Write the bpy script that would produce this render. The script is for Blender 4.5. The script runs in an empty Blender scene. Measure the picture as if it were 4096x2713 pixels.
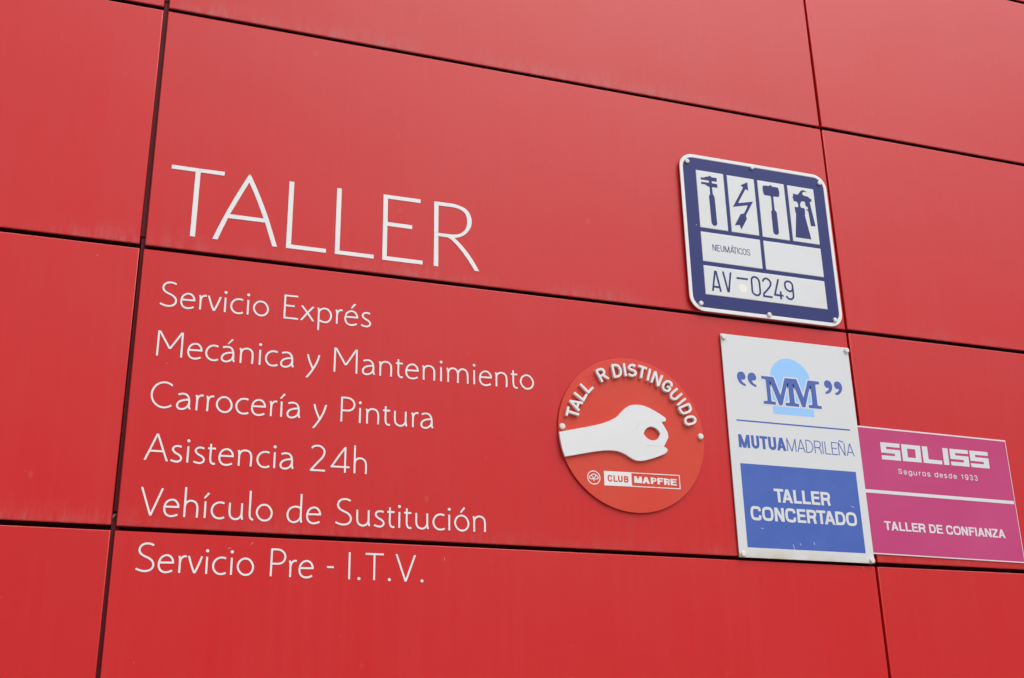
import bpy, math, random
from mathutils import Matrix, Vector
from mathutils.geometry import tessellate_polygon

# ------------------------------------------------------------------ camera, sky, sun, exposure
scene = bpy.context.scene
COL = scene.collection
BASE = 4.4                      # height of the top seam of the lettered panel above the ground, metres

cam_data = bpy.data.cameras.new('camera')
cam_data.sensor_width = 36.0
cam_data.lens = 41.6030
cam_data.clip_end = 500.0
cam = bpy.data.objects.new('camera', cam_data)
COL.objects.link(cam)
CR = [[0.944032, 0.314065, -0.1008306], [-0.3293631, 0.8808369, -0.3400681], [-0.0179882, 0.354245, 0.9349796]]                   # columns: right, forward, up
rot = Matrix(((CR[0][0], CR[0][2], -CR[0][1]), (CR[1][0], CR[1][2], -CR[1][1]), (CR[2][0], CR[2][2], -CR[2][1])))
cam.matrix_world = Matrix.Translation((-0.0535, -3.9898, -2.7978 + BASE)) @ rot.to_4x4()
scene.camera = cam

SUN_EL, SUN_AZ = math.radians(57), math.radians(147)      # azimuth clockwise from +y
world = bpy.data.worlds.new('World')
scene.world = world
world.use_nodes = True
nt = world.node_tree
nt.nodes.clear()
out = nt.nodes.new('ShaderNodeOutputWorld')
bg = nt.nodes.new('ShaderNodeBackground')
sky = nt.nodes.new('ShaderNodeTexSky')
sky.sky_type = 'NISHITA'
sky.sun_disc = False
sky.sun_elevation = SUN_EL
sky.sun_rotation = SUN_AZ
sky.air_density = 1.0
sky.dust_density = 4.0
hsv = nt.nodes.new('ShaderNodeHueSaturation')             # a closed cloud layer: grey, brighter overhead than at the horizon
hsv.inputs['Saturation'].default_value = 0.50
tc = nt.nodes.new('ShaderNodeTexCoord')
sep = nt.nodes.new('ShaderNodeSeparateXYZ')
ramp = nt.nodes.new('ShaderNodeValToRGB')
stops = [(0.0, 0.06), (0.08, 0.15), (0.20, 0.46), (0.34, 0.74), (0.50, 0.86), (0.72, 0.97), (1.0, 1.10)]
ramp.color_ramp.elements[0].position, ramp.color_ramp.elements[1].position = stops[0][0], stops[-1][0]
ramp.color_ramp.elements[0].color, ramp.color_ramp.elements[1].color = (stops[0][1],)*3 + (1,), (stops[-1][1],)*3 + (1,)
for pos, val in stops[1:-1]:
    e = ramp.color_ramp.elements.new(pos); e.color = (val, val, val, 1)
mul = nt.nodes.new('ShaderNodeMixRGB'); mul.blend_type = 'MULTIPLY'; mul.inputs[0].default_value = 1.0
nt.links.new(sky.outputs[0], hsv.inputs['Color'])
nt.links.new(tc.outputs['Generated'], sep.inputs[0])
nt.links.new(sep.outputs['Z'], ramp.inputs[0])
nt.links.new(hsv.outputs[0], mul.inputs[1])
nt.links.new(ramp.outputs[0], mul.inputs[2])
nt.links.new(mul.outputs[0], bg.inputs['Color'])
bg.inputs['Strength'].default_value = 0.15
nt.links.new(bg.outputs[0], out.inputs['Surface'])

sun_data = bpy.data.lights.new('sun', 'SUN')
sun_data.energy = 0.6
sun_data.angle = math.radians(60)
sun_data.color = (1.0, 0.975, 0.94)
sun = bpy.data.objects.new('sun', sun_data)
COL.objects.link(sun)
to_sun = Vector((math.sin(SUN_AZ) * math.cos(SUN_EL), math.cos(SUN_AZ) * math.cos(SUN_EL), math.sin(SUN_EL)))
sun.rotation_euler = to_sun.to_track_quat('Z', 'Y').to_euler()
sun.location = (2, -8, 12)

scene.view_settings.view_transform = 'Standard'
scene.view_settings.look = 'None'
scene.view_settings.gamma = 1.0
scene.view_settings.use_curve_mapping = False
scene.view_settings.exposure = 0.51

random.seed(7)

# ------------------------------------------------------------------ measured outlines, millimetres on the wall
DATA = {'LINES': [('servicio expres',0.00293,-1208.8,[('S',68.6),('e',137.9),('r',206.5),('v',254.3),('i',292),('c',309.6),('i',371.5),('o',389),('E',498.5),('x',
558),('p',625),('r',691.8),('é',719.5),('s',780.4)]),('mecanica',0.00187,-1392.8,[('M',76.9),('e',175.8),('c',236.1),('á',289.8),('n',358.2),('i',424.1),
('c',441.7),('a',495.5),('y',587),('M',689.9),('a',789.6),('n',857.8),('t',915.5),('e',951.2),('n',1020.9),('i',1087.4),('m',1114.2),('i',1215.9),('e',
1234.6),('n',1303.5),('t',1361.3),('o',1397)]),('carroceria',0.00234,-1577.7,[('C',68.6),('a',153.7),('r',221.7),('r',257.7),('o',285.1),('c',350.7),('e',
404.3),('r',473.1),('í',508.9),('a',526.9),('y',618.3),('P',721),('i',787.5),('n',813.7),('t',871.3),('u',915.2),('r',982.1),('a',1010.2)]),('asistencia',
0.00183,-1761.7,[('A',65.7),('s',149.7),('i',205.8),('s',223.9),('t',270.4),('e',306.3),('n',375.1),('c',433.2),('i',494.6),('a',512.3),('2',617.9),('4',
687.9),('h',773.7)]),('vehiculo',0.00149,-1945.7,[('V',103.2),('e',141.7),('h',210),('í',275.6),('c',293.6),('u',355.2),('l',421.2),('o',441.8),('d',545),
('e',611.5),('S',711.1),('u',788.1),('s',846.5),('t',894),('i',937.7),('t',954.7),('u',998.6),('c',1057.6),('i',1119.5),('ó',1137.4),('n',1212)]),('itv',
0.00033,-2128.9,[('S',71.1),('e',139.6),('r',208.5),('v',256.4),('i',293.7),('c',311),('i',373.2),('o',390.3),('P',502.7),('r',566.6),('e',593.9),('-',
689.5),('I',766.3),('.',800.1),('T',821.1),('.',905.7),('V',963.6),('.',1021.5)])],'GL': {'S': [('C',[(52.3,85.8),(41.1,90.1),(29.8,90.4),(18.9,87.3),(11.5,
79.8),(8.6,69.8),(11,60.9),(17.9,53.8),(28.1,48.5),(40.6,42.9),(50.1,35.5),(54.8,25.7),(53.5,14.6),(47,6.4),(34.5,1.9),(23.4,1.8),(11.3,4.7),(2.1,8.6)])],
'e': [('L',[(2.9,30.8),(50.3,32.1)]),('C',[(47.7,29.1),(47.3,34.9),(46.3,39.6),(43.6,45.5),(37.9,51.8),(30.7,55),(22.9,54.8),(14.6,51.1),(7.7,43.7),(4.1,
32.7),(3.2,23.9),(5,14.5),(9.9,6.5),(17.5,1.6),(26.2,0.3),(34.8,1.7),(41.5,4.2),(46.4,7)])],'r': [('C',[(0,-0),(0.1,18.1),(0,37.4),(-0.8,46),(-3.1,54.5)]),
('C',[(0.5,35.5),(1.6,42.4),(5.1,49),(10.1,52.9),(15.2,54.5),(20.3,53.7)])],'v': [('HC',[(-20.9,55.9),(-14.9,37.4),(-7.7,17.9),(-0,0.4)]),('HC',[(20.7,
56),(14.6,37),(7.1,16.7),(-0,0.4)])],'i': [('L',[(-0.2,55.8),(0,-0.1)]),('D',(-0.1,75.2),5.3)],'c': [('C',[(43.5,52.9),(34.5,54.9),(25.6,54.7),(16.9,51.5),
(9.4,44.8),(4.7,35.4),(3.5,26.5),(5.6,16.7),(11.2,8),(20.1,2.2),(30.8,1.1),(38.6,2.6),(45.2,5.7)])],'o': [('O',[(3.3,27.3),(6.8,42),(15.2,51.2),(25.8,55),
(37.6,53),(47.5,43.8),(53.1,30.1),(51,15.7),(42.9,5.4),(32,1.5),(19.7,3.4),(8.8,12.9)])],'E': [('L',[(49.5,89.6),(3.2,88.9),(3.3,2.8),(52.6,2.6)]),('L',
[(2.9,50.2),(38.5,50.7)])],'x': [('H',[(5.3,56.5),(26.1,30.4),(48.2,-0.4)]),('H',[(46.8,56),(26.1,30.4),(3.8,-0.2)])],'p': [('C',[(0,-32.2),(0.1,-6.2),
(0.1,21.5),(0.1,39.4),(-0.8,48.2),(-3,55)]),('C',[(0.1,38.4),(6,48),(14.2,52.5),(21.6,54),(32.9,51.1),(41.6,41.1),(45.2,28.6),(42.9,15.4),(35.9,5.3),(26.4,
0.7),(15.3,1.4),(6.8,4.8),(0.6,8.1)])],'s': [('C',[(34.2,52),(27.1,54.5),(18.9,54.5),(11,51.4),(6.6,44.5),(8.5,37.5),(15.9,30.7),(25.9,25.4),(32.9,19.5),
(35.4,12.8),(32.5,5.6),(25.2,1.2),(16.1,1.1),(8.5,2.8),(1.7,5.1)])],'M': [('L',[(0,-0.5),(0.4,91.5)]),('H',[(3,91),(40.4,27.7)]),('H',[(78.2,91.2),(40.4,
27.7)]),('L',[(79.5,91.3),(80.1,-0.5)])],'a': [('C',[(5.2,51.4),(13.3,54.2),(23,55.2),(32.6,52.4),(39.2,44.3),(42,33.9),(42.6,22.2),(42.9,10.5),(46.1,1.6)]),
('C',[(41.9,35.6),(29.8,34.1),(17,30.5),(7.1,23.3),(3.4,13.6),(5.7,5.6),(12.5,1.1),(22.2,1.1),(32.1,5.4),(39.2,13.2),(42.3,23.4)])],'n': [('C',[(0,0),(-0.2,
23.6),(-0.1,40.2),(-0.7,47.2),(-3.2,54.8)]),('C',[(0.2,39),(4.6,48.9),(12.2,54),(20.3,55.3),(30.7,52.8),(37.8,45.2),(40.2,34.8),(40.5,18.2),(39.8,0.4)])],
'y': [('HC',[(5.6,56.5),(9.3,41.2),(16.7,21.9),(25.6,2.8)]),('HC',[(46.8,56.6),(41.3,36.4),(34.4,18.6),(25.7,1.8),(16,-14.1),(3.6,-31.3)])],'t': [('C',
[(9.3,69.9),(9.5,43.2),(9.3,20.7),(10.9,9.6),(15.3,2.9),(20.7,1),(26.2,2.3)]),('L',[(0,54),(26,54.3)])],'m': [('C',[(0,0),(0.2,16.2),(0.2,32.7),(-0.7,44),
(-2.9,54.8)]),('C',[(0.2,37.3),(4.8,47.7),(13,53.9),(20.2,54.8),(29.4,52.1),(35.5,45),(38,35.3),(38.1,17.6),(37.9,-0.6)]),('C',[(38.2,37.4),(43.3,48.2),
(51.6,54.3),(58.6,54.9),(67.4,52),(73.6,44.3),(75.8,33.6),(76.1,17),(76,-0.4)])],'C': [('C',[(69.2,80.9),(58.5,87.3),(47.5,90.3),(36.2,89.7),(22.8,84.1),
(11.4,72.5),(4.9,57.5),(3.4,43.2),(6.5,28.8),(14,16.1),(26,6.2),(38.7,1.7),(49.9,1.7),(60.8,5),(70.2,10.9)])],'P': [('L',[(0.2,92),(0,0.2)]),('C',[(-2.2,
89),(18.4,89.9),(30.9,87.2),(41.5,78.7),(45.5,67.3),(43.2,55.4),(35.2,46.2),(25,42.6),(11.7,42.1),(0.4,41.8)])],'u': [('C',[(0,55.8),(-0.1,40.1),(0.2,23),
(3.1,10.8),(11.2,3.1),(22.2,1.2),(32.3,5.7),(38.9,15),(40.4,26.2)]),('C',[(40,55.9),(40,36.9),(40.1,17.6),(40.9,10.2),(43.3,1)])],'A': [('H',[(38.1,92.3),
(3.2,0)]),('H',[(38.3,92.4),(74.1,-0.2)]),('L',[(15.9,32.3),(61.4,32.8)])],'2': [('C',[(3.3,80.3),(8.9,86.2),(15.9,89.3),(23,90.2),(32.5,89.1),(41,83.6),
(46.9,76.1),(48.1,68.9),(46.7,60.3),(42.3,50.2),(32.7,38.7),(17.5,20.7),(2.5,2.4)]),('L',[(-0.1,2),(52,2.3)])],'4': [('H',[(52.6,92.3),(28,56.6),(3.8,17.8)]),
('L',[(51.6,91.9),(52,-0.1)]),('L',[(1.4,19.1),(68.1,20.1)])],'h': [('L',[(-0.4,100.2),(0,-0.1)]),('C',[(-0.1,34.9),(1.9,43.9),(7.4,51.3),(14.3,54.5),(20.9,
55),(30.1,52.5),(37.3,44.8),(40.1,35.2),(40.6,21.8),(40.3,-0.1)])],'V': [('H',[(-33.8,92),(-0.4,-0.9)]),('H',[(32,91.2),(-0.4,-0.9)])],'l': [('C',[(0,100.2),
(0.3,70.3),(0.7,20.2),(2.5,9.9),(7.4,3.7),(13.3,2.1)])],'d': [('C',[(48.2,99.6),(48.1,72.5),(48.1,44.5),(48.5,15),(51.1,0.8)]),('C',[(48.3,47),(41.4,52.8),
(33.2,54.5),(26,54.1),(15.4,50.1),(6.7,40.6),(3,27.3),(5.4,14.4),(13.1,4.2),(25.3,0.8),(36.4,4.5),(44.1,12.4),(48.5,21.6)])],'-': [('L',[(0,38),(23.2,38.5)])],
'I': [('L',[(-0.4,91.4),(0,-0.1)])],'.': [('D',(0,3.3),5.2)],'T': [('L',[(0.1,88.4),(63.5,88.9)]),('L',[(31.2,88.8),(31.5,0.1)])],'á': [('C',[(5.2,51.4),
(13.3,54.2),(23,55.2),(32.6,52.4),(39.2,44.3),(42,33.9),(42.6,22.2),(42.9,10.5),(46.1,1.6)]),('C',[(41.9,35.6),(29.8,34.1),(17,30.5),(7.1,23.3),(3.4,13.6),
(5.7,5.6),(12.5,1.1),(22.2,1.1),(32.1,5.4),(39.2,13.2),(42.3,23.4)]),('P',[(34.6,85.6),(40.4,82.9),(24.3,65),(20.5,67.2)])],'é': [('L',[(2.9,30.8),(50.3,
32.1)]),('C',[(47.7,29.1),(47.3,34.9),(46.3,39.6),(43.6,45.5),(37.9,51.8),(30.7,55),(22.9,54.8),(14.6,51.1),(7.7,43.7),(4.1,32.7),(3.2,23.9),(5,14.5),(9.9,
6.5),(17.5,1.6),(26.2,0.3),(34.8,1.7),(41.5,4.2),(46.4,7)]),('P',[(34.9,85.5),(42.2,82.7),(27.4,65.1),(22,67.5)])],'ó': [('O',[(3.3,27.3),(6.8,42),(15.2,
51.2),(25.8,55),(37.6,53),(47.5,43.8),(53.1,30.1),(51,15.7),(42.9,5.4),(32,1.5),(19.7,3.4),(8.8,12.9)]),('P',[(35,85.6),(41.9,83.1),(26.2,64.7),(21.7,66.7)])],
'í': [('L',[(-0.2,55.8),(0,-0.1)]),('P',[(6.4,85.8),(12.8,83.3),(-2.6,64.8),(-7,67.7)])]},'HEAD': ((0.18,-0.95),{'T': [('P',[(-28.4,287.4),(-10.6,285.4),
(-10.2,280.1),(-11.1,19.9),(-28.8,19.7),(-27.8,279.4)]),('P',[(-113,295.6),(-15.7,295.1),(-14,286.1),(-11.5,280.2),(-113.2,279.7)]),('P',[(-14.9,295),(75.8,
296.2),(75.6,280.4),(-10.4,280.1),(-13.2,286.2)])],'A': [('Q',[(163.8,298.7,1),(134.7,235.5),(108.7,175.5),(86.8,121.7),(67.2,70),(49.9,19.8,1),(68.2,20,
1),(83.3,65.2),(99.2,110.4),(105.4,127.3),(120.2,161.6),(144.4,217.5),(166.7,267.6,1),(169.6,280.4,1),(169.6,299.7,1)]),('Q',[(169.6,299.7,1),(191.6,255.6),
(218.9,193.6),(241.5,137.5),(260.6,82.3),(281.3,19.9,1),(264,19.7,1),(248.7,65),(233.3,110.9),(227,126.8),(214.4,158.9),(194.4,208.2),(166.7,267.6,1),(164.9,
279.6,1),(163.8,298.7,1)]),('P',[(103.4,126.8),(229.1,126.9),(235.4,111.4),(97.7,110.4)])],'L': [('P',[(314.1,295.5),(332.1,295.3),(331.8,36.2),(461.5,
35.9),(461.7,20.2),(313.9,20.4)])],'L2': [('P',[(494.8,295.8),(512.6,296),(512.2,36.2),(642.3,36.5),(642.3,20.8),(494.7,20.8)])],'E': [('P',[(675.3,297),
(822.6,297.7),(822.1,281.9),(692.7,281.4),(693,181.2),(789.9,181.1),(789.7,165.1),(692.4,165.1),(692.4,37.3),(832.6,37.3),(832.3,21.4),(675.4,21.3)])],
'R': [('P',[(877.3,297.9),(894.9,298),(894.1,165.2),(877.6,162.9)]),('P',[(877.6,161.9),(894.3,164.3),(894.5,22.1),(876.6,21.8)]),('Q',[(885.4,298,1),(922.8,
298.7),(953.8,298.7),(980.5,293.7),(1005,284.3),(1020.5,267.6),(1028.2,247.4),(1029.7,228.7),(1025.7,206.9),(1015.6,187.8),(1000.1,170.3),(980.2,158.1),
(958.2,151.5),(929.7,150.5),(890.5,150.6,1),(890.4,164.2,1),(931.9,164.1),(956,165),(975.8,169.7),(991.3,179.6),(1003.5,194.2),(1009.8,211.6),(1011.4,229.6),
(1009.3,249.3),(1001.5,264.8),(989.3,274.8),(973.8,280.8),(953.8,283.7),(922.9,283.3),(889.9,282.8,1)]),('Q',[(930.1,150.4,1),(945,143.4),(966.9,123.7),
(991,95.8),(1015,63.3),(1041.1,22.6,1),(1059.2,22.4,1),(1032.6,67.9),(1006.4,103.7),(980.1,132.5),(958.6,151.8,1),(945,154.3,1)])]}),'AV': {'O': (2.1397,
-0.9864),'size': (730.8,731.1),'field': (16.3,715.1,17.3,714.5),'cells': [(75.5,208.7,382.3,656.4),(225.3,359.1,381.9,655.1),(375.4,509.6,380.1,654.6),
(525.6,660.2,380.9,653.6),(75.1,359.2,226.3,363.4),(375.1,660.8,226.4,362.6),(74.9,659.8,75.8,207.7)],'screws': [(36.8,690.9),(355.3,712.5),(694.9,689.7),
(48.7,31.4),(367.2,17.9),(689.4,30.7)],'pict': [[(96.7,622.4),(112.3,623.6),(121.4,629.4),(133.4,631.3),(137,635.4),(139.7,637.1),(143.6,636.9),(145.6,
635.1),(149.5,630.5),(173.7,630.9),(173.3,613.5),(151.2,612.8),(148.6,610.4),(147.8,606.2),(148.8,603.1),(151.3,601.3),(173.7,601.4),(174.3,584.3),(150.8,
583.5),(148.5,581.9),(147.6,578.7),(148.5,549.6),(153.5,541.4),(156,533.2),(157.4,409.3),(156.4,404.9),(152.4,400.8),(146.3,398.6),(139.9,398.9),(134.9,
402.8),(130.8,411.7),(129.4,535.5),(130.9,540),(135.8,547.2),(136,579.5),(135.6,582),(132.9,583.3),(126.2,584.8),(123.1,586),(118,590),(112.8,591.7),(96.7,
591.3),(97.1,600.8),(131.9,601.2),(134.2,602.9),(135.5,606.4),(135.3,611.1),(132.9,613.1),(96.4,612.8)],[(324.4,634.5),(324.8,593.7),(316.1,599.3),(313.9,
599.4),(309.5,595),(271.5,530.6),(271.1,527.4),(273.1,525.3),(343.4,543.2),(301.9,470.9),(301.5,466.5),(304.9,454.9),(273.2,400.1),(267.1,418.9),(265,420.1),
(242.5,414.7),(276.1,473.4),(290.1,477),(293.6,479.3),(314.4,516.7),(314.7,520),(312,521.1),(241.7,503.1),(300.6,604.5),(299.3,607.5),(289,614.6)],[(402.4,
631.8),(432.8,634),(436.5,637.2),(440,639.1),(444,638.4),(448.3,633),(477,632.7),(480.5,620),(481,604.7),(477.3,587),(453.2,585.8),(449.6,584),(448.1,579.8),
(448.3,521),(450,516.5),(456,510.2),(457.6,505.1),(457.7,412.6),(456.1,406.3),(451.5,401),(444.7,399),(438.1,399.5),(432.1,404.6),(429.8,413.9),(430,506.4),
(431.7,511.6),(435.7,518),(436.7,578),(435.7,583.3),(432,585.6),(403,585.5),(398.9,604.9),(398.5,618)],[(551,615.2),(563.4,614.2),(568.8,612.2),(577.1,
615.7),(582.4,621.6),(590.6,633.3),(596.8,637.6),(602.8,639.7),(614.2,639.3),(623.7,633.2),(617,634.1),(608.8,633.1),(602.7,629.2),(599,623.1),(599.7,617.7),
(606.4,613.2),(624.5,611.6),(629.9,609.1),(634.9,603.2),(642.7,601.5),(642.7,588.9),(635.2,587.6),(632.5,584.1),(648.2,469.1),(629.3,467),(624.6,469),(620.6,
533.8),(618.1,541.1),(613.8,543.1),(607,543.2),(617.7,547),(620.3,551.4),(620.6,555.8),(617.1,560.8),(609.4,562.9),(609,578.3),(605.1,583.8),(598.4,584.8),
(590.2,582.4),(585.5,575.8),(581.6,567.5),(581.4,556.4),(584.1,550.7),(598.8,550.3),(602.4,546.5),(601.7,522.3),(599.5,515.4),(618.5,401.5),(540.4,401.2),
(555.7,517.6),(552.6,523.7),(552.3,549.4),(568.2,550.5),(571.5,554.9),(571.5,568.1),(568.7,573.2),(565.7,577.1),(561.4,578.7),(550,578),(550.6,586.9),(546.6,
597.3),(551.3,604.6)]],'neu': (280.5,309.6,3,2.9,[('N',124.9,141.8),('E',144.7,159.9),('U',163.9,179.6),('M',182.5,205.2),('Á',208.4,228.5),('T',223.7,
241.3),('I',243.1,246.5),('C',249,266.7),('O',268.3,286),('S',287.6,305.1)]),'num': [[('H',[(126.9,187.5),(109.4,94.8)]),('H',[(130.3,187.9),(146.8,95.2)]),
('L',[(116.2,114.8),(141.4,114.3)])],[('H',[(164.4,189),(181.8,97.7)]),('H',[(200.4,189.5),(184.2,97.5)])],[('L',[(227,168.1),(280.6,168.5)])],[('O',[(298.2,
167.6),(301,176.3),(306.3,181.6),(313.3,183.6),(323.6,181.6),(331.5,173.7),(334.6,163),(334.8,139.1),(334.8,117.1),(332.4,109.1),(327,103),(318.1,100.1),
(306.9,102.7),(299.1,110.5),(297.1,119.8),(297.5,141.8)])],[('C',[(352,167.1),(354.8,174.8),(361.2,181.2),(369.3,183.7),(379.6,180.7),(387.4,172.1),(389.4,
159.8),(383.8,148),(369.4,130.5),(351.3,110),(351.2,101.7)]),('L',[(347.3,100.9),(391.8,100.2)])],[('L',[(428.4,187.5),(405.4,115.1)]),('L',[(401.3,113.2),
(446.4,113.3)]),('L',[(434.5,132.1),(433.3,95.7)])],[('O',[(459.4,171.4),(463.2,178.3),(470.6,183),(478.5,184),(488,180.5),(494.8,172.1),(495.9,161.1),
(495,151.7),(490.4,142.7),(481.1,138.4),(469.7,141.7),(461,151.1),(459,162)]),('C',[(495.8,166.6),(495.9,144.3),(496,122.1),(494.3,112.7),(488.6,105.2),
(478.8,101.6),(469.3,104.1),(460.3,114.1)])]],'numw': 7.8,'disc': (253.1,123.8,20.2)},'ROUND': {'O': (1.851,-1.5356),'r': 307.3,'screws': [(-292.1,6.4),
(291.4,11.8)],'hand': [(-307.2,-18,1),(-145.2,24.3),(-115.3,35.4),(-93.7,45.3),(-67.4,61.6),(-49.4,79.4),(-31.3,97.3),(-9,111.6),(17.1,116.5),(43,116.5),
(70.8,109.2),(98.2,97.1),(125.6,83),(138.2,74.7),(142,66.8),(137.1,59.8),(122.3,57.4,1),(145.9,14.8,1),(147.4,-4.5,1),(125.6,-42.6,1),(137,-48.9),(140.2,
-55.7),(132.5,-67.4),(110.1,-79.1),(57.3,-98.9),(24.8,-106.1),(3.7,-105.6),(-17,-97.2),(-41.6,-84),(-66.4,-75.9),(-93.6,-73.9),(-133.4,-77.3),(-287.1,-111.6,
1),(-296.3,-84),(-303.2,-49.2)],'hole': [(41.9,3.2,1),(52.1,20.6),(65.7,30.9),(78.8,34),(93.7,30.1),(106.1,20.8),(113.6,9.2,1),(106.3,-7.6),(94.8,-17.6),
(79.5,-21.9),(62.5,-18.1),(50.2,-8.9)],'scr': [[(28.9,45.2),(20.5,31.3),(13.7,17.5)],[(50.1,-43.3),(82.4,-42.9),(110.4,-42.8)]],'arc': [('T',[('L',[(-267.4,
84.1),(-275.8,48.7)]),('L',[(-270.3,66),(-225.1,56.1)])]),('A',[('L',[(-260.5,109.1),(-223.1,72.1)]),('L',[(-260.6,106.9),(-207.1,103.6)]),('L',[(-223.9,
104.8),(-233,82.3)])]),('L',[('L',[(-241.9,142.3),(-204.3,115.7),(-189.4,140.4)])]),('L',[('L',[(-215.1,179.6),(-182,149.4),(-162.1,171.3)])]),('R',[('L',
[(-144.6,239.4),(-121.5,197.3)]),('C',[(-146.9,238.2),(-133.1,246.4),(-123.7,248.5),(-115.2,245.2),(-112,237),(-115,228.6),(-121.6,223.7),(-131.9,218.8)]),
('L',[(-119,225.7),(-95,212.5)])]),('D',[('L',[(-76.8,270.1),(-68.2,220.8)]),('C',[(-78.9,268.2),(-63.5,271.4),(-52.5,270),(-44.5,260.9),(-41.3,248.9),
(-42.5,237.2),(-48.8,229.2),(-57.5,225.1),(-70.9,221.9)])]),('I',[('L',[(-26.5,282.3),(-20.7,230.6)])]),('S',[('C',[(22.2,275.4),(14.3,278.9),(5.7,278.6),
(-1.9,273.6),(-4.2,266.5),(0.8,260.8),(11.2,258.2),(20.1,253.5),(23,246.4),(18.9,239.9),(10.8,235.6),(2.2,235.5),(-8.1,240)])]),('T',[('L',[(36.6,278.3),
(72.7,270.7)]),('L',[(55.4,273.7),(44.3,228.6)])]),('I',[('L',[(86.8,270.6),(72,221.1)])]),('N',[('L',[(108.4,262.1),(88.7,214.7)]),('L',[(109.5,261.6),
(115.9,201.6)]),('L',[(137.8,249.1),(116.5,201.6)])]),('G',[('C',[(174.2,205.7),(175.9,216.4),(169.6,223.8),(159,226),(148.9,220.4),(140.3,208.5),(137.6,
198),(141.9,189.7),(152.2,185.5),(162.1,187.9),(169.2,196.3)]),('L',[(170.4,194.6),(157,205.6)])]),('U',[('C',[(200.7,199.6),(178.1,179.6),(170.6,170.6),
(171.3,160.5),(179.2,154.8),(190,155.7),(198.3,162),(219.6,180.6)])]),('I',[('L',[(233.8,161.1),(195.5,130.1)])]),('D',[('L',[(245.9,140),(200.8,118.4)]),
('C',[(244.6,141.2),(250.6,129.7),(252.8,119.8),(248.1,111.1),(236.9,104.7),(222.8,99.4),(213.2,101.7),(206.1,111.2),(201.6,120.3)])]),('O',[('O',[(227.8,
76.4),(235.2,83.5),(251.2,87.9),(260.9,87.4),(268.3,81.6),(269.1,72.6),(264,64.8),(246.8,57),(236.9,55.3),(228.4,59.2),(225.5,67.1)])])],'ghost': [('L',
[(-181.4,213.4),(-153.3,178.8)]),('L',[(-184.4,209.9),(-156.9,226.9)]),('L',[(-169.2,195.1),(-146.8,210.2)]),('L',[(-156.6,179.3),(-133.3,195.2)])],'moss': [[(-244.8,
106),(-225.9,106),(-232.3,89.6)],[(147.4,205.8),(155.5,210.3),(164.4,198.1),(158,190.1),(150.3,191.3)]],'box': [(-128.3,-153.4),(-16.3,-152.1),(-16,-207.3),
(-128.1,-209.5)],'frame': [[(-16.4,-153.7),(187.9,-150.9),(187.9,-203.2),(-16,-205.8)]],'ringc': (-170.3,-182.2),'ringr': 26.8,'tree': [('O',[(-188.2,-183.4),
(-186.4,-178.1),(-180.6,-174.5),(-177,-170.7),(-170.1,-169.2),(-163.3,-170.4),(-159.4,-173.4),(-154.1,-177.6),(-152.5,-183.5),(-156.3,-186.8),(-170,-187.1),
(-184.6,-187.4)]),('L',[(-179.2,-174.7),(-171,-186.5)]),('L',[(-161.6,-174.4),(-170.4,-186.4)]),('L',[(-170.5,-185.8),(-170.6,-196.5)])],'club': (-192.8,
-168.4,5.2,4.3,[('C',-113.5,-95.5),('L',-89.7,-73.7),('U',-70.9,-52.3),('B',-46.5,-28.6)]),'mapfre': (-191.7,-166.2,9.5,5.3,[('M',-4,28.3),('A',30.2,60.9),
('P',65.3,89.9),('F',93.1,118.4),('R',121.1,146.4),('E',148.9,174.5)])},'MM': {'O': (2.2717,-1.9904),'size': (609.5,915.9),'screws': [(12.2,900.2),(600.6,
902.3),(16.2,12),(597.3,10.8)],'line': (39.6,570.4,546.2,552.2),'box': (38.7,572.8,39.1,371.9),'light': [(213.7,754.7,1),(216.7,767.6),(224.2,784.2),(237.8,
803.6),(255.7,820.3),(275.3,830.8),(299,836.5),(322.1,835.6),(344.5,828.2),(366.2,815.4),(383,799.9),(396.9,779.8),(403.7,756,1),(405.8,623.2,1),(405.9,
590.9,1),(213.2,590.2,1),(213,623.2,1)],'mm': [(172.2,748.2),(229,748.6),(254.5,670.9),(282.1,748.6),(337.9,749.3),(363.1,670.8),(391.9,748.9),(445.6,748.8),
(445.7,736.9),(431.1,736),(427.3,733.7),(426.1,729.3),(426.5,648),(427.6,643.5),(432,641.8),(445.2,641.7),(445.5,629.5),(383.4,629.2),(384,641.2),(397.3,
642.3),(401.5,644.8),(402.8,649.1),(403.2,730.8),(401.2,730.2),(366.9,629.7),(352.6,629.9),(319.1,731),(317.7,728.7),(318.9,651.1),(319.5,646),(322.6,643.1),
(337.3,641.9),(337,629.4),(274.8,629.4),(274.8,641.4),(288.1,642.2),(293.4,643.9),(295.2,648),(294.9,730.4),(293.2,729.6),(258.4,628.8),(244.8,628.8),(210.4,
730.2),(208.4,729),(209.2,646.6),(211,642.6),(215.4,641.6),(228.5,641.5),(228.8,629.3),(172.6,629.1),(172.5,640.7),(185,641.4),(189.6,642.8),(191.7,647.1),
(191.5,729.4),(189.7,734.5),(184.9,736.2),(172.5,736.5)],'halo': 12.9,'quotes': [[(59.7,737.8),(65,750.8),(76.8,757.6),(90.1,755.3),(97.8,743.5),(98.2,
733.1),(92.7,725.3),(83.5,723.4),(77.6,724.3,1),(79.7,717.8),(86.7,710.2),(96.3,705.9,1),(96.7,696.4,1),(82.4,700.4),(69.8,708.6),(62.2,721.3)],[(108.5,
738.3),(113.1,750.2),(125.1,757.7),(139.6,755.9),(147.4,744.1),(147.6,733.7),(140.9,725.7),(132.9,723.9),(126.7,724.8,1),(128.9,718.3),(134.9,710.5),(145.2,
706.3,1),(145.6,696.7,1),(131.6,700.9),(118,710),(110.3,722.8)],[(470.2,743),(475.7,754.2),(485.7,758.8),(499.4,755.4),(507.3,743.3),(508.3,729.5),(503.7,
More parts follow.
